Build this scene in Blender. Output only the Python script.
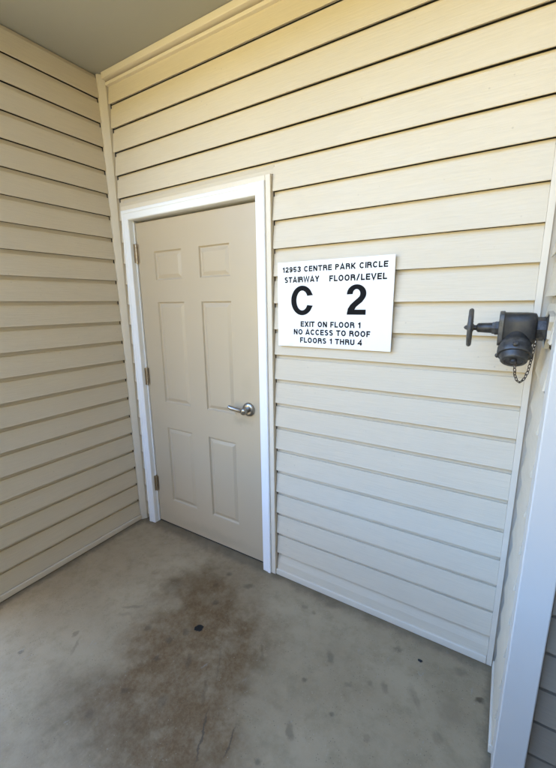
import bpy, bmesh, math, random
from mathutils import Vector, Matrix

random.seed(7)
for o in list(bpy.data.objects):
    bpy.data.objects.remove(o)
scene = bpy.context.scene
COL = scene.collection

# ------------------------------------------------------------------ camera
FZ = -0.033          # floor height
CZ = 2.797           # ceiling height
cd = bpy.data.cameras.new("camera")
cam = bpy.data.objects.new("camera", cd)
COL.objects.link(cam)
yaw, pitch, roll = -0.5534, -0.2158, -0.0110
f = Vector((math.sin(yaw) * math.cos(pitch), math.cos(yaw) * math.cos(pitch), math.sin(pitch)))
rt = Vector((math.cos(yaw), -math.sin(yaw), 0))
up = rt.cross(f)
c_, s_ = math.cos(roll), math.sin(roll)
R, U = c_ * rt + s_ * up, -s_ * rt + c_ * up
cam.matrix_world = Matrix(((R.x, U.x, -f.x, 2.1449), (R.y, U.y, -f.y, -1.5793), (R.z, U.z, -f.z, 1.5070), (0, 0, 0, 1)))
cd.sensor_fit = 'AUTO'
cd.sensor_width = 36
cd.lens = 369.5 * 36 / 768
cd.clip_start = 0.02
cd.clip_end = 2000
scene.camera = cam

# ------------------------------------------------------------------ light
SUN_EL, SUN_AZ = math.radians(52), math.radians(-25)     # azimuth from +Y (behind the wall) towards +X
w = bpy.data.worlds.new("World")
scene.world = w
w.use_nodes = True
nt = w.node_tree
sky = nt.nodes.new("ShaderNodeTexSky")
sky.sky_type = 'NISHITA'
sky.sun_disc = False
sky.sun_elevation = SUN_EL
sky.sun_rotation = SUN_AZ
sky.air_density = 1.0
sky.ozone_density = 6.0
sky.dust_density = 0.6
bg = nt.nodes["Background"]
bg.inputs[1].default_value = 0.15
nt.links.new(sky.outputs[0], bg.inputs[0])
sd = bpy.data.lights.new("sun", 'SUN')
sd.energy = 2.1
sd.angle = math.radians(0.5)
sd.color = (1.0, 0.91, 0.76)
sun = bpy.data.objects.new("sun", sd)
COL.objects.link(sun)
to_sun = Vector((math.sin(SUN_AZ) * math.cos(SUN_EL), math.cos(SUN_AZ) * math.cos(SUN_EL), math.sin(SUN_EL)))
sun.rotation_euler = (-to_sun).to_track_quat('-Z', 'Y').to_euler()
sun.location = to_sun * 30

vs = scene.view_settings
vs.view_transform = 'Standard'
vs.look = 'None'
vs.gamma = 1.0
vs.use_curve_mapping = False
vs.exposure = 3.86
scene.cycles.max_bounces = 10
scene.cycles.diffuse_bounces = 7
scene.cycles.use_denoising = True


# ------------------------------------------------------------------ node helpers
class N:
    def __init__(self, name, rough=0.5, metal=0.0, spec=0.5):
        self.m = bpy.data.materials.new(name)
        self.m.use_nodes = True
        self.t = self.m.node_tree
        self.b = self.t.nodes["Principled BSDF"]
        self.b.inputs["Roughness"].default_value = rough
        self.b.inputs["Metallic"].default_value = metal
        self.b.inputs["Specular IOR Level"].default_value = spec
        self.tc = self.t.nodes.new("ShaderNodeTexCoord").outputs["Object"]

    def n(self, kind, **kw):
        x = self.t.nodes.new(kind)
        for k, v in kw.items():
            setattr(x, k, v)
        return x

    def put(self, sock, v):
        if isinstance(v, bpy.types.NodeSocket):
            self.t.links.new(v, sock)
        else:
            sock.default_value = v

    def math(self, op, a, b=0.0, c=None, clamp=False):
        x = self.n("ShaderNodeMath", operation=op, use_clamp=clamp)
        self.put(x.inputs[0], a)
        self.put(x.inputs[1], b)
        if c is not None:
            self.put(x.inputs[2], c)
        return x.outputs[0]

    def vec(self, op, a, b):
        x = self.n("ShaderNodeVectorMath", operation=op)
        self.put(x.inputs[0], a)
        self.put(x.inputs[1], b)
        return x.outputs["Value"] if op in ('LENGTH', 'DISTANCE', 'DOT_PRODUCT') else x.outputs[0]

    def mapped(self, scale, rot=(0, 0, 0), loc=(0, 0, 0), src=None):
        x = self.n("ShaderNodeMapping")
        self.put(x.inputs[0], src or self.tc)
        x.inputs[1].default_value = loc
        x.inputs[2].default_value = rot
        x.inputs[3].default_value = scale
        return x.outputs[0]

    def noise(self, scale, detail=4, rough=0.55, src=None, dist=0.0, out="Fac"):
        x = self.n("ShaderNodeTexNoise")
        self.put(x.inputs["Vector"], src or self.tc)
        x.inputs["Scale"].default_value = scale
        x.inputs["Detail"].default_value = detail
        x.inputs["Roughness"].default_value = rough
        x.inputs["Distortion"].default_value = dist
        return x.outputs[out]

    def rng(self, v, a, b, c=0.0, d=1.0, smooth=True):
        x = self.n("ShaderNodeMapRange", interpolation_type='SMOOTHSTEP' if smooth else 'LINEAR')
        self.put(x.inputs[0], v)
        for i, q in enumerate((a, b, c, d)):
            x.inputs[i + 1].default_value = q
        return x.outputs[0]

    def mix(self, fac, a, b, mode='MIX'):
        x = self.n("ShaderNodeMix", data_type='RGBA', blend_type=mode)
        self.put(x.inputs[0], fac)
        for s, v in ((x.inputs[6], a), (x.inputs[7], b)):
            self.put(s, (*v, 1) if isinstance(v, tuple) and len(v) == 3 else v)
        return x.outputs[2]

    def bump(self, h, strength=0.2, dist=0.002, prev=None):
        x = self.n("ShaderNodeBump")
        x.inputs["Strength"].default_value = strength
        x.inputs["Distance"].default_value = dist
        self.put(x.inputs["Height"], h)
        if prev is not None:
            self.put(x.inputs["Normal"], prev)
        return x.outputs[0]

    def done(self, color=None, normal=None, rough=None):
        if color is not None:
            self.put(self.b.inputs["Base Color"], (*color, 1) if isinstance(color, tuple) and len(color) == 3 else color)
        if normal is not None:
            self.put(self.b.inputs["Normal"], normal)
        if rough is not None:
            self.put(self.b.inputs["Roughness"], rough)
        return self.m


def vinyl(name, col, dirt=(0.30, 0.26, 0.2), dirt_amt=0.25):
    k = N(name, rough=0.5, spec=0.35)
    g = k.noise(1.0, 5, 0.6, src=k.mapped((9, 9, 150)), dist=0.6)          # embossed wood grain
    g2 = k.noise(1.0, 3, 0.5, src=k.mapped((22, 22, 420)))
    big = k.noise(1.3, 3, 0.5)
    c = k.mix(k.rng(big, 0.3, 0.75), tuple(x * 0.965 for x in col), tuple(min(1, x * 1.03) for x in col))
    c = k.mix(k.rng(g, 0.25, 0.75, 0.0, 0.5), c, tuple(x * 0.87 for x in col))
    sm = k.noise(1.0, 6, 0.65, src=k.mapped((5, 5, 16), loc=(3.1, 1.7, 0.4)))
    c = k.mix(k.rng(sm, 0.66, 0.82, 0.0, dirt_amt), c, dirt)
    vo = k.n("ShaderNodeTexVoronoi")
    k.put(vo.inputs["Vector"], k.tc)
    vo.inputs["Scale"].default_value = 26
    sp = k.math('MULTIPLY', k.rng(vo.outputs["Distance"], 0.11, 0.05), k.rng(k.noise(2.7, 4, 0.6), 0.5, 0.62))
    c = k.mix(k.math('MULTIPLY', sp, 0.35), c, dirt)
    nrm = k.bump(g, 0.55, 0.0018)
    nrm = k.bump(g2, 0.12, 0.0008, nrm)
    return k.done(c, nrm, k.rng(sm, 0.3, 0.8, 0.42, 0.62))


def paint(name, col, rough=0.4, grime=0.06, scale=6.0, spec=0.45, bump=0.04):
    k = N(name, rough=rough, spec=spec)
    a = k.noise(scale, 5, 0.6)
    s = k.noise(1.0, 5, 0.6, src=k.mapped((30, 30, 6)))
    c = k.mix(k.rng(a, 0.45, 0.8, 0, grime * 2), col, tuple(x * 0.72 for x in col))
    c = k.mix(k.rng(s, 0.55, 0.8, 0, grime), c, tuple(x * 0.6 for x in col))
    return k.done(c, k.bump(k.noise(240, 2, 0.5), bump, 0.001), k.rng(a, 0.2, 0.8, rough - 0.07, rough + 0.1))


def metal(name, col, rough=0.3, met=1.0, patchy=0.25):
    k = N(name, rough=rough, metal=met)
    a = k.noise(35, 4, 0.6)
    c = k.mix(k.rng(a, 0.35, 0.75, 0, patchy), col, tuple(x * 0.45 for x in col))
    return k.done(c, k.bump(k.noise(180, 3, 0.6), 0.08, 0.0008), k.rng(a, 0.25, 0.8, rough - 0.08, rough + 0.15))


SIDING = (0.665, 0.575, 0.43)
M = {}
M['siding'] = vinyl('cream_vinyl_siding', SIDING)
M['trim'] = paint('cream_vinyl_trim', (0.72, 0.635, 0.50), 0.45, 0.05)
M['grey_siding'] = vinyl('taupe_vinyl_siding', (0.25, 0.20, 0.14), (0.16, 0.11, 0.08), 0.4)
M['blocker_wing'] = vinyl('blocker_wing_siding', (0.26, 0.20, 0.11))
M['white'] = paint('white_trim_paint', (0.87, 0.87, 0.86), 0.38, 0.04)
M['post'] = paint('off_white_post_vinyl', (0.62, 0.575, 0.50), 0.42, 0.04)
k = N('greige_door_paint', rough=0.36, spec=0.45)
DC = (0.49, 0.398, 0.27)
da = k.noise(3.0, 5, 0.6)
dc = k.mix(k.rng(da, 0.45, 0.8, 0, 0.07), DC, tuple(x * 0.72 for x in DC))


def door_mark_and_shade(cx, cz, rx, rz, amt, c):
    m = k.n("ShaderNodeMapping", vector_type='TEXTURE')
    wv = k.vec('SCALE', k.vec('SUBTRACT', k.noise(14, 5, 0.65, out="Color"), (0.5, 0.5, 0.5)), (0, 0, 0))
    wv.node.inputs[3].default_value = 0.10
    k.put(m.inputs[0], k.vec('ADD', k.tc, wv))
    m.inputs[1].default_value = (cx, 0, cz)
    m.inputs[3].default_value = (rx, 1e4, rz)
    d = k.rng(k.vec('LENGTH', m.outputs[0], (0, 0, 0)), 1.2, 0.2, 0, amt)
    return k.mix(d, c, tuple(x * 0.62 for x in DC))


dc = door_mark_and_shade(0.90, 0.845, 0.085, 0.035, 0.42, dc)  # shadow and reflection below the lever, painted into the door colour
dc = door_mark_and_shade(0.95, 1.06, 0.06, 0.10, 0.16, dc)
dc = door_mark_and_shade(0.62, 0.03, 0.42, 0.05, 0.28, dc)
dsc = k.noise(1.0, 5, 0.7, src=k.mapped((9, 9, 60), rot=(0, 0.25, 0)), dist=1.0)
dc = k.mix(k.rng(dsc, 0.66, 0.74, 0, 0.16), dc, tuple(x * 0.6 for x in DC))
M['door'] = k.done(dc, k.bump(k.noise(160, 3, 0.55), 0.10, 0.0012), k.rng(da, 0.2, 0.8, 0.28, 0.46))
M['dark'] = paint('dark_sheathing', (0.035, 0.032, 0.03), 0.8)
M['ceil'] = paint('matt_soffit_paint', (0.35, 0.34, 0.305), 0.75, 0.05, 1.2, spec=0.2, bump=0.1)
M['hinge'] = metal('tarnished_hinge_steel', (0.50, 0.42, 0.32), 0.38)
M['nickel'] = metal('satin_nickel', (0.36, 0.34, 0.31), 0.30, 1.0, 0.2)
M['sign'] = paint('white_sign_plastic', (0.86, 0.87, 0.88), 0.3, 0.01)
M['ink'] = paint('black_vinyl_lettering', (0.006, 0.006, 0.0065), 0.65, 0.0, spec=0.12)
k = N('black_painted_iron', rough=0.4, spec=0.5)
ia = k.noise(35, 4, 0.6)
ic = k.mix(k.rng(ia, 0.35, 0.75), (0.034, 0.030, 0.026), (0.016, 0.015, 0.013))
ig = k.n("ShaderNodeNewGeometry")
iw = k.math('MULTIPLY', k.rng(ig.outputs["Pointiness"], 0.515, 0.58), k.rng(k.noise(60, 4, 0.7), 0.35, 0.6))
ic = k.mix(k.math('MULTIPLY', iw, 0.55), ic, (0.13, 0.118, 0.10))
ic = k.mix(k.rng(k.noise(22, 5, 0.7), 0.60, 0.74, 0, 0.3), ic, (0.085, 0.075, 0.06))
M['iron'] = k.done(ic, k.bump(k.noise(220, 3, 0.6), 0.25, 0.0012), k.rng(ia, 0.25, 0.8, 0.30, 0.58))
M['iron_wheel'] = metal('worn_grey_iron', (0.085, 0.078, 0.068), 0.5, 0.2, 0.5)
M['chain'] = metal('rusted_chain_steel', (0.10, 0.075, 0.055), 0.55, 0.7, 0.6)
M['torn'] = paint('raw_torn_vinyl', (0.45, 0.38, 0.27), 0.6, 0.3, 60)
M['rubber'] = paint('black_rubber', (0.02, 0.02, 0.02), 0.7)
M['debris'] = paint('dark_debris', (0.03, 0.026, 0.022), 0.8)


def concrete():
    k = N('stained_concrete', rough=0.72, spec=0.3)
    P = k.tc
    n1 = k.noise(2.2, 6, 0.6)
    n2 = k.noise(14, 6, 0.65)
    n3 = k.noise(120, 3, 0.6)
    c = k.mix(k.rng(n1, 0.3, 0.72), (0.30, 0.222, 0.125), (0.38, 0.29, 0.17))
    c = k.mix(k.rng(n2, 0.42, 0.75, 0, 0.5), c, (0.22, 0.168, 0.088))
    c = k.mix(k.rng(n3, 0.55, 0.8, 0, 0.25), c, (0.42, 0.355, 0.24))
    # brown walked-in stain running from the door towards the open side
    warp = k.vec('SCALE', k.vec('SUBTRACT', k.noise(2.6, 5, 0.6, out="Color"), (0.5, 0.5, 0.5)), (0, 0, 0))
    warp.node.inputs[3].default_value = 0.75
    pw = k.vec('ADD', P, warp)

    def blob(cx, cy, rx, ry, rot=0.0, src=pw):
        m = k.n("ShaderNodeMapping", vector_type='TEXTURE')
        k.put(m.inputs[0], src)
        m.inputs[1].default_value = (cx, cy, 0)
        m.inputs[2].default_value = (0, 0, rot)
        m.inputs[3].default_value = (rx, ry, 1e4)
        return k.vec('LENGTH', m.outputs[0], (0, 0, 0))

    st = k.rng(blob(1.12, -0.62, 0.68, 0.37, -1.13), 1.2, 0.5)
    fine = k.math('MULTIPLY', k.rng(k.noise(9, 6, 0.7), 0.28, 0.62, 0.5, 1.0), k.rng(k.noise(75, 4, 0.7), 0.3, 0.65, 0.78, 1.0))
    c = k.mix(k.math('MULTIPLY', k.math('MULTIPLY', st, fine), 0.90), c, (0.112, 0.055, 0.013))
    st2 = k.rng(blob(0.80, -0.34, 0.26, 0.17, 0.2), 1.1, 0.4)
    c = k.mix(k.math('MULTIPLY', k.math('MULTIPLY', st2, fine), 0.6), c, (0.12, 0.066, 0.022))
    st3 = k.rng(blob(0.90, -1.05, 0.35, 0.25, 0.3), 1.2, 0.3)
    c = k.mix(k.math('MULTIPLY', k.math('MULTIPLY', st3, fine), 0.55), c, (0.11, 0.068, 0.028))
    # pale scuffs and scratches
    sc = k.noise(1.0, 5, 0.7, src=k.mapped((26, 7, 10), rot=(0, 0, 0.7)), dist=1.5)
    c = k.mix(k.rng(sc, 0.63, 0.72, 0, 0.35), c, (0.30, 0.285, 0.25))
    # spots
    warp2 = k.vec('SCALE', k.vec('SUBTRACT', k.noise(40, 4, 0.6, out="Color"), (0.5, 0.5, 0.5)), (0, 0, 0))
    warp2.node.inputs[3].default_value = 0.03
    pw2 = k.vec('ADD', P, warp2)
    acc = None
    SP = SPOTS
    for (x, y, rx, ry, s) in SP:
        d = k.rng(blob(x, y, rx, ry, 0.6, pw2), 1.35, 0.35, 0, s * 0.9)
        if s >= 1:
            hole = k.rng(blob(x, y, rx, ry, 0.6, pw2), 1.1, 0.85)
            continue
        acc = d if acc is None else k.math('MAXIMUM', acc, d)
    c = k.mix(acc, c, (0.052, 0.038, 0.020))
    c = k.mix(hole, c, (0.006, 0.005, 0.004))
    # hairline cracks
    for (x0, y0, x1, y1, s) in CRACKS:
        L = math.hypot(x1 - x0, y1 - y0)
        d = k.rng(blob((x0 + x1) / 2, (y0 + y1) / 2, L / 2, 0.004, math.atan2(y1 - y0, x1 - x0), pw2), 1.4, 0.4, 0, s)
        c = k.mix(d, c, (0.06, 0.045, 0.028))
    # pores, grit and a darker, noise-broken line along the walls
    vo = k.n("ShaderNodeTexVoronoi")
    k.put(vo.inputs["Vector"], P)
    vo.inputs["Scale"].default_value = 85
    pores = k.math('MULTIPLY', k.rng(vo.outputs["Distance"], 0.20, 0.08), k.rng(k.noise(11, 3, 0.5), 0.45, 0.6))
    c = k.mix(k.math('MULTIPLY', pores, 0.55), c, (0.07, 0.055, 0.035))
    vg = k.n("ShaderNodeTexVoronoi")
    k.put(vg.inputs["Vector"], k.vec('ADD', P, (3.3, 1.7, 0.0)))
    vg.inputs["Scale"].default_value = 60
    grit = k.math('MULTIPLY', k.rng(vg.outputs["Distance"], 0.13, 0.06), k.rng(k.noise(7, 3, 0.5), 0.5, 0.62))
    c = k.mix(k.math('MULTIPLY', grit, 0.5), c, (0.46, 0.40, 0.30))
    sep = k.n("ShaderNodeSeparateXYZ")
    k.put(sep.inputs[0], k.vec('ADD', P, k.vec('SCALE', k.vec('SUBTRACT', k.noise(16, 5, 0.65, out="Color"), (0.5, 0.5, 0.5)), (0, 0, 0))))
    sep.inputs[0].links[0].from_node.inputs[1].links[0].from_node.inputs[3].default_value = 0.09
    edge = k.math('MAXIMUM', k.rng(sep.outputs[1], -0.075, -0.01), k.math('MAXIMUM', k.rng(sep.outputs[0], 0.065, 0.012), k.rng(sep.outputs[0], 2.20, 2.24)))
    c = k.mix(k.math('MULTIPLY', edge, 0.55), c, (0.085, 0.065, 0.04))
    b = k.bump(n2, 0.25, 0.004)
    b = k.bump(n3, 0.30, 0.0012, b)
    return k.done(c, b, k.rng(n2, 0.3, 0.8, 0.62, 0.82))


SPOTS = [(1.018, -0.511, 0.024, 0.021, 1.0), (0.912, -0.146, 0.018, 0.02, 0.5), (0.904, -0.256, 0.016, 0.018, 0.4), (1.065, -0.165, 0.03, 0.02, 0.5), (0.982, -0.349, 0.018, 0.018, 0.55), (0.803, -0.639, 0.02, 0.02, 0.45), (0.942, -0.632, 0.02, 0.017, 0.5), (0.978, -0.558, 0.018, 0.02, 0.45), (0.965, -0.725, 0.016, 0.014, 0.55), (1.099, -0.663, 0.013, 0.04, 0.45), (0.693, -0.375, 0.06, 0.06, 0.3), (1.623, -0.321, 0.016, 0.034, 0.45), (1.574, -0.469, 0.014, 0.012, 0.55), (1.614, -0.666, 0.016, 0.034, 0.45), (1.568, -0.804, 0.014, 0.014, 0.5), (1.724, -0.533, 0.011, 0.011, 0.5), (1.399, -0.132, 0.02, 0.016, 0.3), (1.456, -0.144, 0.015, 0.012, 0.35), (1.522, -0.044, 0.05, 0.026, 0.35), (1.133, -0.838, 0.018, 0.028, 0.4), (1.871, -0.13, 0.018, 0.015, 0.4), (1.868, -0.327, 0.013, 0.03, 0.35), (2.204, -0.186, 0.022, 0.01, 0.85), (1.739, -0.395, 0.02, 0.012, 0.3), (1.813, -0.344, 0.014, 0.014, 0.3), (1.983, -0.307, 0.016, 0.05, 0.3), (2.127, -0.098, 0.03, 0.022, 0.3), (1.865, -0.541, 0.014, 0.014, 0.3), (2.083, -0.409, 0.022, 0.022, 0.25), (2.109, -0.292, 0.05, 0.05, 0.22), (0.53, -0.84, 0.016, 0.016, 0.45), (0.594, -0.877, 0.009, 0.05, 0.3), (0.411, -1.024, 0.012, 0.01, 0.5), (0.967, -0.887, 0.016, 0.014, 0.5), (1.131, -0.84, 0.02, 0.03, 0.35), (0.631, -0.592, 0.06, 0.011, 0.35), (0.639, -0.64, 0.035, 0.014, 0.25), (0.93, -1.015, 0.02, 0.02, 0.35), (1.245, -0.717, 0.01, 0.06, 0.3), (1.351, -0.457, 0.008, 0.045, 0.3)]
CRACKS = [(1.309, -0.771, 1.389, -0.923, 0.7), (1.431, -0.749, 1.463, -0.86, 0.6), (1.281, -0.695, 1.156, -0.503, 0.25)]


# ------------------------------------------------------------------ mesh helpers
def link(name, me, mat=None, parent=None):
    o = bpy.data.objects.new(name, me)
    COL.objects.link(o)
    if mat is not None:
        me.materials.append(mat)
    if parent is not None:
        o.parent = parent
        o.matrix_parent_inverse = Matrix.Translation(-Vector(parent.location))
    return o


def obj(name, bm, mat, parent=None, smooth=False, angle=35):
    me = bpy.data.meshes.new(name)
    bmesh.ops.recalc_face_normals(bm, faces=bm.faces)
    bm.to_mesh(me)
    bm.free()
    if smooth:
        me.shade_smooth()
        me.set_sharp_from_angle(angle=math.radians(angle))
    return link(name, me, mat, parent)


def thing(name, label, cat, loc, group=None):
    o = bpy.data.objects.new(name, None)
    o.empty_display_size = 0.1
    o.location = loc
    COL.objects.link(o)
    return tag(o, label, cat, group)


def tag(o, label, cat, group=None):
    o['label'] = label
    o['category'] = cat
    if group:
        o['group'] = group
    return o


def add_box(bm, p0, p1, bev=0.0, seg=2):
    vs_ = [bm.verts.new((x, y, z)) for x in (p0[0], p1[0]) for y in (p0[1], p1[1]) for z in (p0[2], p1[2])]
    idx = [(0, 1, 3, 2), (4, 6, 7, 5), (0, 4, 5, 1), (2, 3, 7, 6), (0, 2, 6, 4), (1, 5, 7, 3)]
    fs = [bm.faces.new([vs_[i] for i in q]) for q in idx]
    if bev:
        es = list({e for f_ in fs for e in f_.edges})
        bmesh.ops.bevel(bm, geom=es, offset=bev, segments=seg, affect='EDGES', profile=0.5)


def box(p0, p1, bev=0.0, seg=2):
    bm = bmesh.new()
    add_box(bm, p0, p1, bev, seg)
    return bm


def frame_axes(d):
    d = Vector(d).normalized()
    a = Vector((0, 0, 1)) if abs(d.z) < 0.9 else Vector((0, 1, 0))
    u = d.cross(a).normalized()
    return d, u, d.cross(u)


def add_lathe(bm, origin, axis, prof, n=40, sides=None):
    """prof: list of (distance along axis, radius)."""
    d, u, v = frame_axes(axis)
    o = Vector(origin)
    rings = []
    for t, r in prof:
        if r <= 1e-6:
            rings.append([bm.verts.new(o + d * t)])
        else:
            rings.append([bm.verts.new(o + d * t + r * (math.cos(2 * math.pi * i / n) * u + math.sin(2 * math.pi * i / n) * v)) for i in range(n)])
    for a, b in zip(rings, rings[1:]):
        for i in range(n):
            j = (i + 1) % n
            if len(a) == 1 and len(b) == 1:
                continue
            if len(a) == 1:
                bm.faces.new((a[0], b[i], b[j]))
            elif len(b) == 1:
                bm.faces.new((a[i], a[j], b[0]))
            else:
                bm.faces.new((a[i], a[j], b[j], b[i]))
    for r in (rings[0], rings[-1]):
        if len(r) > 2:
            bm.faces.new(r)


def add_tube(bm, pts, rad, n=10, closed=False):
    pts = [Vector(p) for p in pts]
    m = len(pts)
    rings = []
    prev_u = None
    for i, p in enumerate(pts):
        if closed:
            t = (pts[(i + 1) % m] - pts[i - 1])
        else:
            t = pts[min(i + 1, m - 1)] - pts[max(i - 1, 0)]
        t.normalize()
        if prev_u is None:
            _, u, v = frame_axes(t)
        else:
            u = (prev_u - t * prev_u.dot(t)).normalized()
            v = t.cross(u)
        prev_u = u
        r = rad[i] if isinstance(rad, (list, tuple)) else rad
        rings.append([bm.verts.new(p + r * (math.cos(2 * math.pi * k / n) * u + math.sin(2 * math.pi * k / n) * v)) for k in range(n)])
    rr = list(zip(rings, rings[1:])) + ([(rings[-1], rings[0])] if closed else [])
    for a, b in rr:
        for k in range(n):
            bm.faces.new((a[k], a[(k + 1) % n], b[(k + 1) % n], b[k]))
    if not closed:
        bm.faces.new(rings[0])
        bm.faces.new(rings[-1])


def add_prism(bm, poly, fn, a, b):
    """Extrude a closed 2-D outline poly between parameters a and b; fn(p, t) gives the 3-D point."""
    A = [bm.verts.new(fn(p, a)) for p in poly]
    B = [bm.verts.new(fn(p, b)) for p in poly]
    n = len(poly)
    for i in range(n):
        j = (i + 1) % n
        bm.faces.new((A[i], A[j], B[j], B[i]))
    bm.faces.new(A)
    bm.faces.new(B)


E = 0.127            # exposed height of one siding course
TH = 0.0022


def add_course(bm, fn, a, b, z0, z1, butt=True, jig=0.0, lo=None, hi=None):
    """One lapped board whose course runs z0..z1 between a and b along the wall; fn(u, d, z) with d = distance
    out from the lip plane (negative = into the wall). lo / hi trim the board where a trim cuts it."""
    top = -0.0205

    def face(z):
        t = max(0.0, (z - z0) / (z1 - z0))
        return -0.0115 * t / 0.835 if t < 0.835 else top
    ze = z1 if hi is None else hi
    if lo is None:
        prof = [(-0.0080, z0 + 0.009), (-0.0065, z0 + 0.004), (-0.0045, z0), (-0.0012, z0), (0.0, z0 + 0.0015),
                (-0.0008, z0 + 0.006)]
        zb = z0
    else:
        prof = [(face(lo) - 0.003, lo), (face(lo), lo)]
        zb = lo
    zs = [zb + (ze - zb) * t for t in (0.4, 0.828, 0.8349, 0.8352)]
    prof += [(face(z), z) for z in zs] + [(face(ze), ze), (-0.0250, ze + 0.0004), (-0.0250, zb + (0.009 if lo is None else 0))]
    nseg = max(1, int((b - a) / 0.22))
    rings = []
    for i in range(nseg + 1):
        u = a + (b - a) * i / nseg
        wob = (random.random() - 0.5) * jig
        wz = (random.random() - 0.5) * jig * 0.7
        rings.append([bm.verts.new(fn(u, d + (wob if d > -0.01 else 0), z + (wz if d > -0.01 else 0))) for d, z in prof])
    n = len(prof)
    for A, B in zip(rings, rings[1:]):
        for i in range(n):
            j = (i + 1) % n
            bm.faces.new((A[i], A[j], B[j], B[i]))
    bm.faces.new(rings[0])
    bm.faces.new(rings[-1])


fn_back = lambda u, d, z: (u, -d, z)
fn_left = lambda u, d, z: (d, u, z)
fn_right = lambda u, d, z: (2.243 - d, u, z)
fn_grey = lambda u, d, z: (u, -0.437 - d, z)

# ------------------------------------------------------------------ setting: floor, ceiling, ground
FRONT = -1.90        # slab edge
ROOF = -1.10         # edge of the covered alcove
bm = box((-0.4, FRONT, FZ - 0.22), (6.2, 0.22, FZ), 0.0)
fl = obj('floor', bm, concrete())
fl['kind'] = 'structure'
bm = box((-0.4, ROOF, CZ), (6.2, 0.4, 8.0), 0.0)
ce = obj('ceiling', bm, M['ceil'])
ce['kind'] = 'structure'

k = N('lot_lawn_and_bounce_bank', rough=0.9, spec=0.2)
gn = k.noise(0.05, 5, 0.6)
gc = k.mix(k.rng(gn, 0.4, 0.6), (0.22, 0.18, 0.08), (0.30, 0.25, 0.11))
gc = k.mix(k.rng(k.noise(3, 5, 0.6), 0.4, 0.8, 0, 0.5), gc, (0.26, 0.22, 0.12))
bm = bmesh.new()
S = 700
prof = [(S, -3.1), (-6.5, -3.1), (-7.2, -2.6), (-12.2, 4.2), (-13.5, 4.8), (-40, 5.4), (-S, 5.4)]  # the rise past the flat is an unseen bank, added for warm bounce
ga = [bm.verts.new((-S, y, z)) for y, z in prof]
gb = [bm.verts.new((S, y, z)) for y, z in prof]
for i in range(len(prof) - 1):
    bm.faces.new((ga[i], ga[i + 1], gb[i + 1], gb[i]))
gr = obj('ground', bm, k.done(gc))
gr['kind'] = 'structure'

# ------------------------------------------------------------------ back wall
ZB = -0.0184
bw = thing('siding_wall', 'long cream lap-siding wall that holds the door and the white stairway sign', 'wall', (1.1, 0, FZ))
obj('sheathing', box((-0.30, 0.090, FZ + 0.002), (2.6, 0.21, CZ - 0.003)), M['dark'], bw)
bm = bmesh.new()
add_box(bm, (1.128, 0.038, FZ + 0.003), (2.3, 0.087, CZ - 0.004))
add_box(bm, (-0.08, 0.038, 2.078), (1.125, 0.087, CZ - 0.004))
add_box(bm, (-0.08, 0.038, FZ + 0.003), (0.066, 0.087, 2.075))
obj('sheathing', bm, M['dark'], bw)
bm = bmesh.new()
XL, XR = 0.029, 2.2155
JIG = 0.0016
for i in range(0, 22):
    z0, z1 = ZB + E * i, ZB + E * (i + 1)
    lo = 0.004 if i == 0 else None
    hi = 2.742 if i == 21 else None
    if z0 > 2.09:
        add_course(bm, fn_back, XL, XR, z0, z1, True, JIG, lo, hi)
    elif z1 < 2.09:
        add_course(bm, fn_back, 1.149, XR, z0, z1, True, JIG, lo)
        add_course(bm, fn_back, XL, 0.070, z0, z1, True, 0, lo)
    else:
        add_course(bm, fn_back, 1.149, XR, z0, z1, True, 0)
        add_course(bm, fn_back, 0.062, 1.149, z0, z1, True, 0, 2.090)
        add_course(bm, fn_back, XL, 0.062, z0, z1, True, 0)
obj('siding', bm, M['siding'], bw)
# trims
bm = bmesh.new()
add_box(bm, (1.146, -0.006, FZ + 0.001), (2.2155, 0.016, 0.003), 0.003)
obj('starter_strip', bm, M['trim'], bw)
bm = bmesh.new()
add_box(bm, (0.03, -0.034, 2.764), (2.235, 0.018, CZ - 0.001), 0.003)
add_box(bm, (0.03, -0.010, 2.740), (2.235, 0.018, 2.756), 0.002)
obj('frieze_trim', bm, M['trim'], bw)
bm = bmesh.new()
add_prism(bm, [(-0.012, -0.036), (0.002, -0.036), (0.010, -0.026), (0.0245, -0.0045), (0.0245, 0.016), (-0.012, 0.016)],
          lambda p, t: (p[0], p[1], t), FZ + 0.001, CZ - 0.002)
obj('corner_trim', bm, M['trim'], bw)
bm = bmesh.new()
add_prism(bm, [(2.216, -0.004), (2.236, -0.004), (2.2365, 0.000), (2.2345, 0.018), (2.216, 0.018)],
          lambda p, t: (p[0], p[1], t), FZ + 0.001, 2.762)
add_box(bm, (2.2372, 0.008, FZ + 0.001), (2.2700, 0.018, 2.762))
obj('corner_trim', bm, M['trim'], bw)

# ------------------------------------------------------------------ left wall
lw = thing('siding_wall', 'shaded cream lap-siding side wall left of the door, bare of fittings', 'wall', (0, -0.9, FZ))
obj('sheathing', box((-0.30, ROOF, FZ + 0.002), (-0.038, -0.002, CZ - 0.003)), M['dark'], lw)
bm = bmesh.new()
ZL = 0.005
for i in range(0, 22):
    z0, z1 = ZL + E * i, ZL + E * (i + 1)
    add_course(bm, fn_left, ROOF + 0.002, -0.0375, z0, z1, True, JIG, 0.010 if i == 0 else None, CZ - 0.003 if i == 21 else None)
obj('siding', bm, M['siding'], lw)
bm = bmesh.new()
add_box(bm, (-0.016, ROOF + 0.002, FZ + 0.004), (0.006, -0.038, 0.006), 0.003)
obj('starter_strip', bm, M['trim'], lw)

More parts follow.
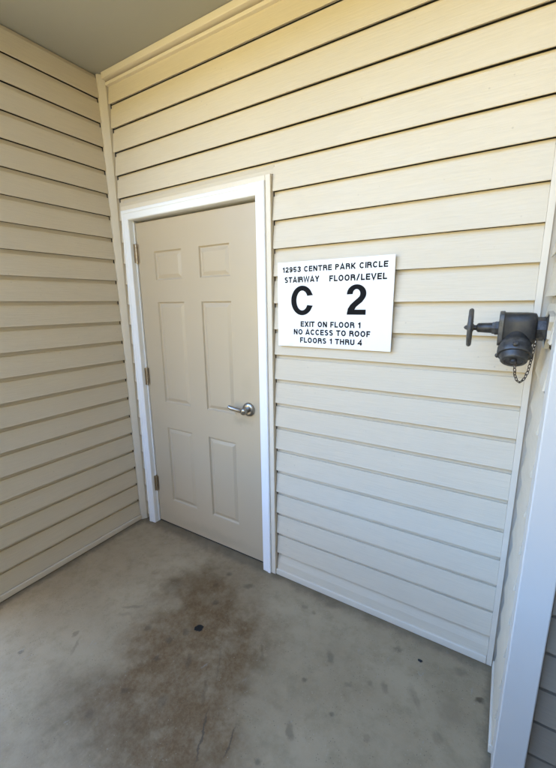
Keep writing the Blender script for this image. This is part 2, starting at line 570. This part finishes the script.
# ------------------------------------------------------------------ right return wall with white corner post
rw = thing('siding_wall', 'short cream siding return wall at right, ending in a white corner post', 'wall', (2.3, -0.25, FZ))
obj('sheathing', box((2.281, -0.40, FZ + 0.002), (2.33, 0.018, CZ - 0.003)), M['dark'], rw)
bm = bmesh.new()
for i in range(0, 22):
    z0, z1 = ZB + 0.012 + E * i, ZB + 0.012 + E * (i + 1)
    add_course(bm, fn_right, -0.366, -0.014, z0, z1, True, 0, 0.004 if i == 0 else None, CZ - 0.003 if i == 21 else None)
obj('siding', bm, M['siding'], rw)
obj('starter_strip', box((2.238, -0.366, FZ + 0.001), (2.258, -0.006, 0.003), 0.002), M['trim'], rw)
PX = 2.2485
pb = obj('corner_post', box((PX, -0.450, FZ + 0.001), (PX + 0.083, -0.368, CZ - 0.002), 0.004, 3), M['post'], rw)
pb['label'] = 'smooth white painted corner post'
# ragged cut-out round the standpipe
bm = bmesh.new()
cut = []
for i in range(26):
    a = 2 * math.pi * i / 26
    r = 1 + 0.16 * math.sin(3 * a + 1) + random.uniform(-0.10, 0.10)
    cut.append((-0.252 + 0.080 * math.cos(a) * r, 1.425 + 0.043 * math.sin(a) * r))
rim_i = [bm.verts.new((2.2405, y, z)) for y, z in cut]
rim_o, rim_w = [], []
for (y, z) in cut:
    g = random.uniform(1.06, 1.22)
    rim_o.append(bm.verts.new((2.2385, -0.252 + (y + 0.252) * g, 1.425 + (z - 1.425) * g)))
    rim_w.append(bm.verts.new((2.2500, -0.252 + (y + 0.252) * g * 1.02, 1.425 + (z - 1.425) * g * 1.02)))
for i in range(26):
    j = (i + 1) % 26
    bm.faces.new((rim_i[i], rim_i[j], rim_o[j], rim_o[i]))
    bm.faces.new((rim_o[i], rim_o[j], rim_w[j], rim_w[i]))
obj('torn_edge', bm, M['torn'], rw)
bm = bmesh.new()
add_prism(bm, cut, lambda p, t: (t, p[0], p[1]), 2.2418, 2.2525)
obj('cut_hole', bm, M['dark'], rw)

# ------------------------------------------------------------------ grey wall beyond the post
gw = thing('siding_wall', 'dark taupe lap-siding wall just right of the white corner post, with an unseen side wall added to block sky', 'wall', (3.6, -0.43, FZ))
obj('sheathing', box((2.3335, -0.399, FZ + 0.002), (3.3, -0.30, CZ - 0.003)), M['dark'], gw)
bm = bmesh.new()
for i in range(0, 22):
    z0, z1 = ZB + 0.03 + E * i, ZB + 0.03 + E * (i + 1)
    add_course(bm, fn_grey, 2.3345, 3.098, z0, z1, True, JIG, FZ + 0.046 if i == 0 else None, CZ - 0.003 if i == 21 else None)
obj('siding', bm, M['grey_siding'], gw)

fn_blocker = lambda u, d, z: (3.1 - d, u, z)  # unseen tall side wall, added to block sky light from the right
obj('sheathing', box((3.138, -8.0, FZ - 3.0), (3.5, -0.4395, 8.0)), M['dark'], gw)
bm = bmesh.new()
for i in range(-24, 63):
    z0, z1 = ZB + 0.03 + E * i, ZB + 0.03 + E * (i + 1)
    add_course(bm, fn_blocker, -8.0, -0.462, z0, z1, True, 0)
obj('siding', bm, M['blocker_wing'], gw)

# unseen low wall behind the viewer, added to block low light
pw = thing('light_block_wall', 'unseen low cream wall with a flat white cap, added to block low light', 'wall', (2.0, FRONT + 0.06, FZ))
obj('wall', box((-0.3, FRONT + 0.01, FZ + 0.001), (3.095, FRONT + 0.12, 1.05)), M['siding'], pw)
obj('cap', box((-0.3, FRONT - 0.01, 1.0505), (3.095, FRONT + 0.14, 1.085), 0.004), M['white'], pw)

# ------------------------------------------------------------------ door
dr = thing('door', 'closed greige six-panel door in a white frame with a lever handle', 'door', (0.59, 0.03, FZ))
JL, JR, HZ = 0.127, 1.061, 2.006
SY = 0.030            # slab front


def casing_profile(wd):
    return [(0, 0.02), (0, -0.012), (0.004, -0.016), (wd * 0.62, -0.018), (wd * 0.70, -0.0215), (wd - 0.004, -0.0215), (wd, -0.018), (wd, 0.02)]


bm = bmesh.new()
CW = 0.056
pr = casing_profile(CW)
# mitred frame swept round the opening: left leg, head, right leg
stations = [((JL, FZ + 0.002), (-1, 0)), ((JL, HZ), (-1, 1)), ((JR, HZ), (1, 1)), ((JR, FZ + 0.002), (1, 0))]
rings = [[bm.verts.new((p[0] + d[0] * t, y, p[1] + d[1] * t)) for t, y in pr] for p, d in stations]
for A, B in zip(rings, rings[1:]):
    for i in range(len(pr)):
        j = (i + 1) % len(pr)
        bm.faces.new((A[i], A[j], B[j], B[i]))
bm.faces.new(rings[0])
bm.faces.new(rings[-1])
obj('casing', bm, M['white'], dr)
bm = bmesh.new()
add_box(bm, (JL - 0.045, 0.0202, FZ + 0.002), (JL + 0.0005, 0.088, HZ))
add_box(bm, (JR - 0.0005, 0.0202, FZ + 0.002), (JR + 0.045, 0.088, HZ))
add_box(bm, (JL - 0.045, 0.0202, HZ + 0.0005), (JR + 0.045, 0.088, HZ + 0.045))
obj('jamb', bm, M['white'], dr)
bm = bmesh.new()
JX = JR + CW
add_box(bm, (JX + 0.0005, -0.012, FZ + 0.002), (JX + 0.029, 0.018, HZ + CW + 0.026), 0.0025)
add_box(bm, (JL - CW - 0.004, -0.012, HZ + CW + 0.0005), (JX, 0.018, HZ + CW + 0.026), 0.0025)
obj('siding_channel', bm, M['trim'], dr)
obj('weatherstrip', box((JL + 0.0008, SY - 0.011, FZ + 0.004), (JL + 0.0058, SY - 0.001, HZ - 0.004), 0.001), M['white'], dr)
obj('threshold', box((JL + 0.001, SY + 0.004, FZ + 0.0005), (JR - 0.001, 0.088, FZ + 0.007), 0.001), M['rubber'], dr)

# slab with six moulded panels
X0, X1, Z0, Z1 = JL + 0.007, JR - 0.006, -0.021, 1.991
cols = [X0, 0.281, 0.507, 0.643, 0.859, X1]
rows = [Z0, 0.170, 0.705, 0.880, 1.520, 1.650, 1.818, Z1]
bm = bmesh.new()
grid = [[bm.verts.new((x, SY, z)) for z in rows] for x in cols]
for i in range(5):
    for j in range(7):
        q = [grid[i][j], grid[i + 1][j], grid[i + 1][j + 1], grid[i][j + 1]]
        if i in (1, 3) and j in (1, 3, 5):
            prev = q
            xa, xb, za, zb_ = cols[i], cols[i + 1], rows[j], rows[j + 1]
            for ins, dep in ((0.002, 0.0025), (0.006, 0.0085), (0.0095, 0.0098), (0.0135, 0.0092), (0.030, 0.0026), (0.033, 0.0020)):
                cur = [bm.verts.new(p) for p in ((xa + ins, SY + dep, za + ins), (xb - ins, SY + dep, za + ins),
                                                 (xb - ins, SY + dep, zb_ - ins), (xa + ins, SY + dep, zb_ - ins))]
                for m_ in range(4):
                    n_ = (m_ + 1) % 4
                    bm.faces.new((prev[m_], prev[n_], cur[n_], cur[m_]))
                prev = cur
            bm.faces.new(prev)
        else:
            bm.faces.new(q)
bv = [bm.verts.new(p) for p in ((X0, SY + 0.044, Z0), (X1, SY + 0.044, Z0), (X1, SY + 0.044, Z1), (X0, SY + 0.044, Z1))]
bm.faces.new(bv)
bm.faces.new([grid[i][0] for i in range(6)] + [bv[1], bv[0]])
bm.faces.new([grid[i][7] for i in range(6)] + [bv[2], bv[3]])
bm.faces.new([grid[0][j] for j in range(8)] + [bv[3], bv[0]])
bm.faces.new([grid[5][j] for j in range(8)] + [bv[2], bv[1]])
obj('door_leaf', bm, M['door'], dr)

# hinges
for hz in (1.815, 1.040, 0.268):
    hx = JL + 0.006
    bm = bmesh.new()
    add_box(bm, (hx - 0.0045, SY - 0.024, hz - 0.056), (hx - 0.0030, SY + 0.002, hz + 0.056))
    add_box(bm, (hx - 0.001, SY - 0.0035, hz - 0.056), (hx + 0.016, SY - 0.0010, hz + 0.056), 0.0005, 1)
    hg = obj('hinge', bm, M['hinge'], dr)
    for s in range(5):
        za = hz - 0.056 + s * 0.0225
        bm = bmesh.new()
        add_lathe(bm, (hx, SY - 0.008, za), (0, 0, 1), [(0, 0.0062), (0.0006, 0.0072), (0.0206, 0.0072), (0.0212, 0.0062)], 16)
        if s == 0:
            add_lathe(bm, (hx, SY - 0.008, za - 0.006), (0, 0, 1), [(0, 0), (0.001, 0.004), (0.006, 0.005)], 12)
        if s == 4:
            add_lathe(bm, (hx, SY - 0.008, za + 0.0212), (0, 0, 1), [(0, 0.005), (0.004, 0.0045), (0.006, 0)], 12)
        obj('knuckle', bm, M['hinge'], hg, True)

# lever handle
LX, LZ = 0.958, 0.926
bm = bmesh.new()
add_lathe(bm, (LX, SY, LZ), (0, -1, 0), [(0, 0.0395), (0.004, 0.0395), (0.009, 0.0375), (0.0135, 0.032), (0.0155, 0.024), (0.016, 0.0)], 48)
hd = obj('lever_handle', bm, M['nickel'], dr, True, 50)
hd['label'] = 'satin nickel lever on a round rose'
bm = bmesh.new()
add_lathe(bm, (LX, SY - 0.012, LZ), (0, -1, 0), [(0, 0.016), (0.018, 0.0155), (0.022, 0.019), (0.042, 0.019), (0.048, 0.017), (0.051, 0.012), (0.052, 0)], 36)
pts, rad = [], []
for i in range(15):
    t = i / 14
    pts.append((LX - 0.005 - 0.110 * t, SY - 0.042 + 0.004 * math.sin(t * 3.0), LZ - 0.002 + 0.010 * t * t + (0.010 * max(0, (t - 0.9) / 0.1) if t > 0.9 else 0) * 0.4))
    rad.append(0.0142 - 0.0030 * t if t < 0.97 else 0.0085)
add_tube(bm, pts, rad, 16)
obj('lever', bm, M['nickel'], hd, True, 50)
bm = bmesh.new()
add_lathe(bm, (LX + 0.003, SY - 0.0635, LZ - 0.001), (0, -1, 0), [(0, 0.0055), (0.0015, 0.0055), (0.0016, 0.0)], 16)
obj('keyhole', bm, M['iron'], hd, True)

# ------------------------------------------------------------------ stairway sign
SX0, SX1, SZ0, SZ1, SGY = 1.183, 1.7355, 1.3008, 1.6925, -0.0140
sg = thing('sign', 'white rectangular stairway sign with black lettering, screwed to the siding', 'sign', ((SX0 + SX1) / 2, SGY, SZ0))
obj('board', box((SX0, SGY, SZ0), (SX1, SGY + 0.0060, SZ1), 0.0008, 1), M['sign'], sg)


STROKE = 0.232


def arc(cx, cy, rx, ry, a0, a1, n=12):
    return [(cx + rx * math.cos(math.radians(a0 + (a1 - a0) * i / n)), cy + ry * math.sin(math.radians(a0 + (a1 - a0) * i / n))) for i in range(n + 1)]


# sans capitals as centre-line strokes in a box one unit high: width, [strokes]; h = half stroke
h = STROKE / 2
GLYPH = {
    ' ': (0.28, []),
    'I': (0.155, [[(h, 0), (h, 1)]]),
    'L': (0.55, [[(h, 1), (h, h), (0.55, h)]]),
    'T': (0.64, [[(0, 1 - h), (0.64, 1 - h)], [(0.32, 1 - h), (0.32, 0)]]),
    'E': (0.59, [[(0.59, 1 - h), (h, 1 - h), (h, h), (0.59, h)], [(h, 0.52), (0.55, 0.52)]]),
    'F': (0.56, [[(0.56, 1 - h), (h, 1 - h), (h, 0)], [(h, 0.49), (0.5, 0.49)]]),
    'H': (0.68, [[(h, 0), (h, 1)], [(0.68 - h, 0), (0.68 - h, 1)], [(h, 0.53), (0.68 - h, 0.53)]]),
    'N': (0.69, [[(h, 0), (h, 1)], [(0.69 - h, 0), (0.69 - h, 1)], [(h, 0.97), (0.69 - h, 0.03)]]),
    'A': (0.72, [[(0.075, 0), (0.36, 0.97), (0.645, 0)], [(0.17, 0.27), (0.55, 0.27)]]),
    'V': (0.68, [[(0.07, 1), (0.34, 0.04), (0.61, 1)]]),
    'W': (0.98, [[(0.07, 1), (0.275, 0.06), (0.49, 0.94), (0.705, 0.06), (0.91, 1)]]),
    'X': (0.68, [[(0.08, 0), (0.60, 1)], [(0.08, 1), (0.60, 0)]]),
    'Y': (0.68, [[(0.07, 1), (0.34, 0.44), (0.61, 1)], [(0.34, 0.46), (0.34, 0)]]),
    'K': (0.69, [[(h, 0), (h, 1)], [(h, 0.33), (0.60, 1)], [(0.25, 0.55), (0.61, 0)]]),
    'U': (0.67, [[(h, 1), (h, 0.33)] + arc(0.335, 0.33, 0.335 - h, 0.33 - h, 180, 360)[1:] + [(0.67 - h, 1)]]),
    'O': (0.74, [arc(0.37, 0.5, 0.37 - h, 0.512 - h, 90, 450, 28)]),
    'C': (0.69, [arc(0.365, 0.5, 0.365 - h, 0.512 - h, 38, 322, 22)]),
    'P': (0.61, [[(h, 0), (h, 1 - h), (0.33, 1 - h)] + arc(0.33, 0.70, 0.28 - h, 0.30 - h, 90, -90)[1:] + [(h, 0.40 + h)]]),
    'R': (0.66, [[(h, 0), (h, 1 - h), (0.36, 1 - h)] + arc(0.36, 0.72, 0.28 - h, 0.28 - h, 90, -90)[1:] + [(h, 0.44 + h)],
                 [(0.33, 0.50)] + arc(0.40, 0.33, 0.165, 0.18, 80, 0, 6) + [(0.575, 0.12), (0.60, 0)]]),
    'S': (0.62, [arc(0.31, 0.735, 0.30 - h, 0.275 - h, 22, 180, 10) + arc(0.31, 0.735, 0.30 - h, 0.20, 190, 250, 5)
                 + arc(0.31, 0.275, 0.31 - h, 0.22, 70, 0, 6) + arc(0.31, 0.275, 0.31 - h, 0.287 - h, -10, -160, 11)]),
    '/': (0.52, [[(0.11, -0.02), (0.41, 1.02)]]),
    '1': (0.42, [[(0.30, 0), (0.30, 1)], [(0.30, 0.80), (0.22, 0.755), (0.06, 0.74)]]),
    '2': (0.57, [arc(0.285, 0.71, 0.285 - h, 0.30 - h, 190, -10, 14) + [(0.44, 0.54), (0.22, 0.33), (0.10, h)], [(0.02, h), (0.57, h)]]),
    '3': (0.60, [arc(0.30, 0.755, 0.30 - h, 0.255 - h, 185, -75, 14), arc(0.30, 0.285, 0.31 - h, 0.295 - h, 75, -190, 16), [(0.22, 0.535), (0.36, 0.535)]]),
    '4': (0.60, [[(0.43, 0), (0.43, 0.93), (0.06, 0.30), (0.60, 0.30)]]),
    '5': (0.57, [[(0.52, 1 - h), (0.14, 1 - h), (0.09, 0.50)] + arc(0.28, 0.33, 0.29 - h, 0.33 - h, 140, -160, 16)]),
    '9': (0.57, [arc(0.28, 0.66, 0.28 - h, 0.35 - h, 0, 360, 20), [(0.57 - h, 0.66), (0.57 - h, 0.50)] + arc(0.27, 0.36, 0.30 - h, 0.36 - h, 10, -155, 12)]),
}


def stroke_strip(bm_, pts, fn, hw):
    n_ = len(pts)
    loop = (pts[0][0] - pts[-1][0]) ** 2 + (pts[0][1] - pts[-1][1]) ** 2 < 1e-8
    Ls, Rs = [], []
    for i in range(n_):
        p = Vector(pts[i])
        a = Vector(pts[i - 1]) if i > 0 else (Vector(pts[-2]) if loop else None)
        b = Vector(pts[i + 1]) if i < n_ - 1 else (Vector(pts[1]) if loop else None)
        d0 = (p - a).normalized() if a is not None else (b - p).normalized()
        d1 = (b - p).normalized() if b is not None else d0
        n0, n1 = Vector((-d0.y, d0.x)), Vector((-d1.y, d1.x))
        m_ = (n0 + n1).normalized()
        k_ = min(1.0 / max(m_.dot(n0), 0.3), 2.2)
        Ls.append(bm_.verts.new(fn(p + m_ * hw * k_)))
        Rs.append(bm_.verts.new(fn(p - m_ * hw * k_)))
    for i in range(n_ - 1):
        bm_.faces.new((Ls[i], Ls[i + 1], Rs[i + 1], Rs[i]))


def letters(txt, x0, x1, vtop, vbot):
    """One line of sans capitals filling x0..x1 and vtop..vbot (metres from the board's top left)."""
    gap = 0.085
    total = sum(GLYPH[c][0] + gap for c in txt) - gap
    sx, sz = (x1 - x0) / total, vbot - vtop
    bm_ = bmesh.new()
    pen = 0.0
    lay = 0
    for c in txt:
        wd, strokes = GLYPH[c]
        for si, st in enumerate(strokes):
            stroke_strip(bm_, [((pen + px_) * sx, py_ * sz) for px_, py_ in st], lambda p: (SX0 + x0 + p.x, SGY - 0.0005 - 0.0002 * si, SZ1 - vbot + p.y), h * sz)
        pen += wd + gap
    return bm_


def add_strip(bm_, left, right):
    L = [bm_.verts.new((SX0 + x, SGY - 0.0006, SZ1 - v)) for x, v in left]
    Rr = [bm_.verts.new((SX0 + x, SGY - 0.0006, SZ1 - v)) for x, v in right]
    for i in range(len(L) - 1):
        bm_.faces.new((L[i], L[i + 1], Rr[i + 1], Rr[i]))


for ln in [("12953 CENTRE PARK CIRCLE", 0.0265, 0.525, 0.0225, 0.0470),
           ("STAIRWAY", 0.038, 0.219, 0.0675, 0.0935), ("FLOOR/LEVEL", 0.267, 0.523, 0.0690, 0.0950),
           ("EXIT ON FLOOR 1", 0.124, 0.419, 0.2710, 0.2965), ("NO ACCESS TO ROOF", 0.087, 0.463, 0.3080, 0.3335),
           ("FLOORS 1 THRU 4", 0.121, 0.428, 0.3465, 0.3715)]:
    obj('lettering', letters(*ln), M['ink'], sg)

# the big C: an elliptical bow, heavier at the side than at top and bottom
bm = bmesh.new()
cx, cy, ro, rv = 0.1325, 0.1755, 0.0585, 0.0675
outer, inner = [], []
for i in range(41):
    a = math.radians(34 + (326 - 34) * i / 40)
    ca, sa = math.cos(a), math.sin(a)
    outer.append((cx + ro * ca, cy - rv * sa))
    inner.append((cx + (ro - 0.0285) * ca * (1.0), cy - (rv - 0.0225) * sa))
inner[0] = (cx + 0.0265, cy - 0.0205)
outer[0] = (cx + 0.0555, cy - 0.0235)
inner[-1] = (cx + 0.0265, cy + 0.0205)
outer[-1] = (cx + 0.0555, cy + 0.0235)
add_strip(bm, outer, inner)
obj('lettering', bm, M['ink'], sg)
# the big 2
bm = bmesh.new()
o2, i2 = [], []
cx, cy = 0.3955, 0.1500
for i in range(25):
    a = math.radians(184 - (184 + 38) * i / 24)
    o2.append((cx + 0.0435 * math.cos(a), cy - 0.0390 * math.sin(a)))
    i2.append((cx + 0.0165 * math.cos(a), cy - 0.0190 * math.sin(a)))
for (ox, oy), (ix, iy) in [((0.4215, 0.1850), (0.4010, 0.1690)), ((0.4060, 0.1970), (0.3860, 0.1810)), ((0.3950, 0.2060), (0.3690, 0.1960)), ((0.3895, 0.2160), (0.3580, 0.2130)), ((0.3880, 0.2170), (0.3530, 0.2390))]:
    o2.append((ox, oy))
    i2.append((ix, iy))
o2.append((0.4390, 0.2170))
i2.append((0.4390, 0.2390))
add_strip(bm, o2, i2)
obj('lettering', bm, M['ink'], sg)

# ------------------------------------------------------------------ standpipe valve
VY, VZ = -0.200, 1.4215
vv = thing('hose_valve', 'black iron hose valve with handwheel on a pipe through the siding', 'valve', (2.24, VY, VZ))
bm = bmesh.new()
add_lathe(bm, (2.262, VY, VZ), (-1, 0, 0), [(0, 0.030), (0.012, 0.030), (0.0125, 0.036), (0.044, 0.036), (0.046, 0.034)], 8)
add_lathe(bm, (2.29, VY, VZ), (-1, 0, 0), [(0, 0.027), (0.05, 0.027)], 24)
obj('pipe_coupling', bm, M['iron'], vv, True, 30)
# body: squarish casting with rounded shoulders, lofted along -x
bm = bmesh.new()


def squircle(x, hy, hz, p, n=40, dz=0.0):
    r = []
    for i in range(n):
        a = 2 * math.pi * i / n
        c, s = math.cos(a), math.sin(a)
        r.append(bm.verts.new((x, VY + hy * math.copysign(abs(c) ** (2 / p), c), VZ + dz + hz * math.copysign(abs(s) ** (2 / p), s))))
    return r


secs = [(2.2205, 0.030, 0.030, 2.2), (2.2195, 0.038, 0.040, 2.6), (2.215, 0.045, 0.047, 3.2), (2.206, 0.048, 0.0485, 3.8), (2.194, 0.050, 0.0495, 4.2), (2.170, 0.050, 0.0495, 4.2),
        (2.137, 0.050, 0.0495, 4.2), (2.1345, 0.051, 0.0510, 4.2), (2.1335, 0.0535, 0.0535, 4.6), (2.1225, 0.0535, 0.0535, 4.6), (2.1210, 0.052, 0.052, 4.6), (2.1205, 0.030, 0.030, 3)]
rs = [squircle(*s) for s in secs]
for A, B in zip(rs, rs[1:]):
    for i in range(40):
        j = (i + 1) % 40
        bm.faces.new((A[i], A[j], B[j], B[i]))
bm.faces.new(rs[0])
bm.faces.new(rs[-1])
obj('valve_body', bm, M['iron'], vv, True, 40)
# bonnet and stem
bm = bmesh.new()
add_lathe(bm, (2.1215, VY, VZ), (-1, 0, 0), [(0, 0.0235), (0.010, 0.0235), (0.012, 0.0215), (0.019, 0.0205)], 6)
add_lathe(bm, (2.108, VY, VZ), (-1, 0, 0), [(0, 0.0165), (0.008, 0.0165), (0.044, 0.0150), (0.048, 0.0120), (0.050, 0.0085), (0.078, 0.0085)], 24)
obj('bonnet', bm, M['iron'], vv, True, 40)
# handwheel: rim, spokes, hub, stem nut
WX = 2.040
bm = bmesh.new()
tilt = math.radians(-3)
rim = []
for i in range(44):
    a = 2 * math.pi * i / 44
    rr_ = 0.0555 * (1 + 0.018 * math.cos(10 * a))
    rim.append((WX + 0.006 * math.sin(tilt) + rr_ * math.cos(a) * math.sin(tilt), VY + rr_ * math.cos(a), VZ + rr_ * math.sin(a)))
add_tube(bm, rim, 0.0072, 10, True)
for i in range(5):
    a = 2 * math.pi * i / 5 + 0.3
    add_tube(bm, [(WX - 0.002, VY + 0.010 * math.cos(a), VZ + 0.010 * math.sin(a)),
                  (WX - 0.003, VY + 0.034 * math.cos(a), VZ + 0.034 * math.sin(a)),
                  (WX, VY + 0.0545 * math.cos(a), VZ + 0.0545 * math.sin(a))], [0.0062, 0.005, 0.0055], 8)
add_lathe(bm, (WX + 0.010, VY, VZ), (-1, 0, 0), [(0, 0.012), (0.004, 0.014), (0.014, 0.014), (0.016, 0.011), (0.018, 0.009), (0.026, 0.0055), (0.030, 0)], 20)
obj('handwheel', bm, M['iron_wheel'], vv, True, 40)
# outlet, swivel cap
OD = Vector((0, -0.60, -0.80)).normalized()
OO = Vector((2.170, VY - 0.006, VZ - 0.010))
bm = bmesh.new()
add_lathe(bm, OO, OD, [(0.0, 0.0375), (0.028, 0.0385), (0.042, 0.0395), (0.047, 0.0425), (0.058, 0.0425)], 44)
obj('outlet', bm, M['iron'], vv, True, 40)
bm = bmesh.new()
add_lathe(bm, OO + OD * 0.058, OD, [(0, 0.041), (0.001, 0.0450), (0.005, 0.0460), (0.025, 0.0460), (0.028, 0.0445), (0.029, 0.0395), (0.034, 0.0378), (0.044, 0.036), (0.047, 0.0335), (0.0475, 0.026), (0.045, 0.024), (0.0445, 0.010), (0.051, 0.0085), (0.054, 0)], 48)
d_, u_, v_ = frame_axes(OD)
for i in range(3):
    a = math.radians(270 + 120 * i)
    p = OO + OD * 0.073 + 0.0450 * (math.cos(a) * u_ + math.sin(a) * v_)
    q = p + 0.011 * (math.cos(a) * u_ + math.sin(a) * v_)
    add_tube(bm, [p, p + (q - p) * 0.8, q], [0.0078, 0.0072, 0.005], 14)
obj('cap', bm, M['iron'], vv, True, 40)
# chain between cap and body
c0 = OO + OD * 0.110
path = [Vector((2.1745, c0.y + 0.004, c0.z + 0.006)), Vector((2.1765, -0.268, 1.297)), Vector((2.1805, -0.262, 1.279)), Vector((2.1905, -0.258, 1.2625)), Vector((2.2020, -0.252, 1.271)),
        Vector((2.2095, -0.246, 1.290)), Vector((2.2150, -0.236, 1.325)), Vector((2.2190, -0.226, 1.365)), Vector((2.2215, -0.222, 1.392))]
samp = []
for i in range(len(path) - 1):
    p0, p1, p2, p3 = path[max(i - 1, 0)], path[i], path[i + 1], path[min(i + 2, len(path) - 1)]
    for s in range(20):
        t = s / 20
        samp.append(0.5 * ((2 * p1) + (-p0 + p2) * t + (2 * p0 - 5 * p1 + 4 * p2 - p3) * t * t + (-p0 + 3 * p1 - 3 * p2 + p3) * t ** 3))
STEP = 0.0098
knots, acc_ = [samp[0]], 0
for a, b in zip(samp, samp[1:]):
    acc_ += (b - a).length
    if acc_ >= STEP:
        knots.append(b)
        acc_ = 0
ch = None
bm = bmesh.new()
for i, (a, b) in enumerate(zip(knots, knots[1:])):
    t = (b - a).normalized()
    side = Vector((0.75, -0.66, 0.1)) if i % 2 == 0 else Vector((0.66, 0.75, 0.1))
    side = (side - t * side.dot(t)).normalized()
    mid = (a + b) / 2
    ring = []
    for q in range(16):
        g = 2 * math.pi * q / 16
        ring.append(mid + t * (0.0070 * math.cos(g)) + side * (0.0040 * math.sin(g)))
    add_tube(bm, ring, 0.00125, 6, True)
obj('chain', bm, M['chain'], vv, True, 60)

# ------------------------------------------------------------------ litter on the floor
def pebble(x, y, rx, ry, h):
    bm_ = bmesh.new()
    bmesh.ops.create_icosphere(bm_, subdivisions=2, radius=1)
    for v in bm_.verts:
        n_ = 1 + random.uniform(-0.18, 0.18)
        v.co = (x + v.co.x * rx * n_, y + v.co.y * ry * n_, FZ + h * 0.6 + v.co.z * h * n_)
    return bm_


tag(obj('debris_bit', pebble(1.969, -0.135, 0.009, 0.006, 0.004), M['debris'], None, True), 'tiny dark crumb of debris on the concrete below the white sign', 'debris')
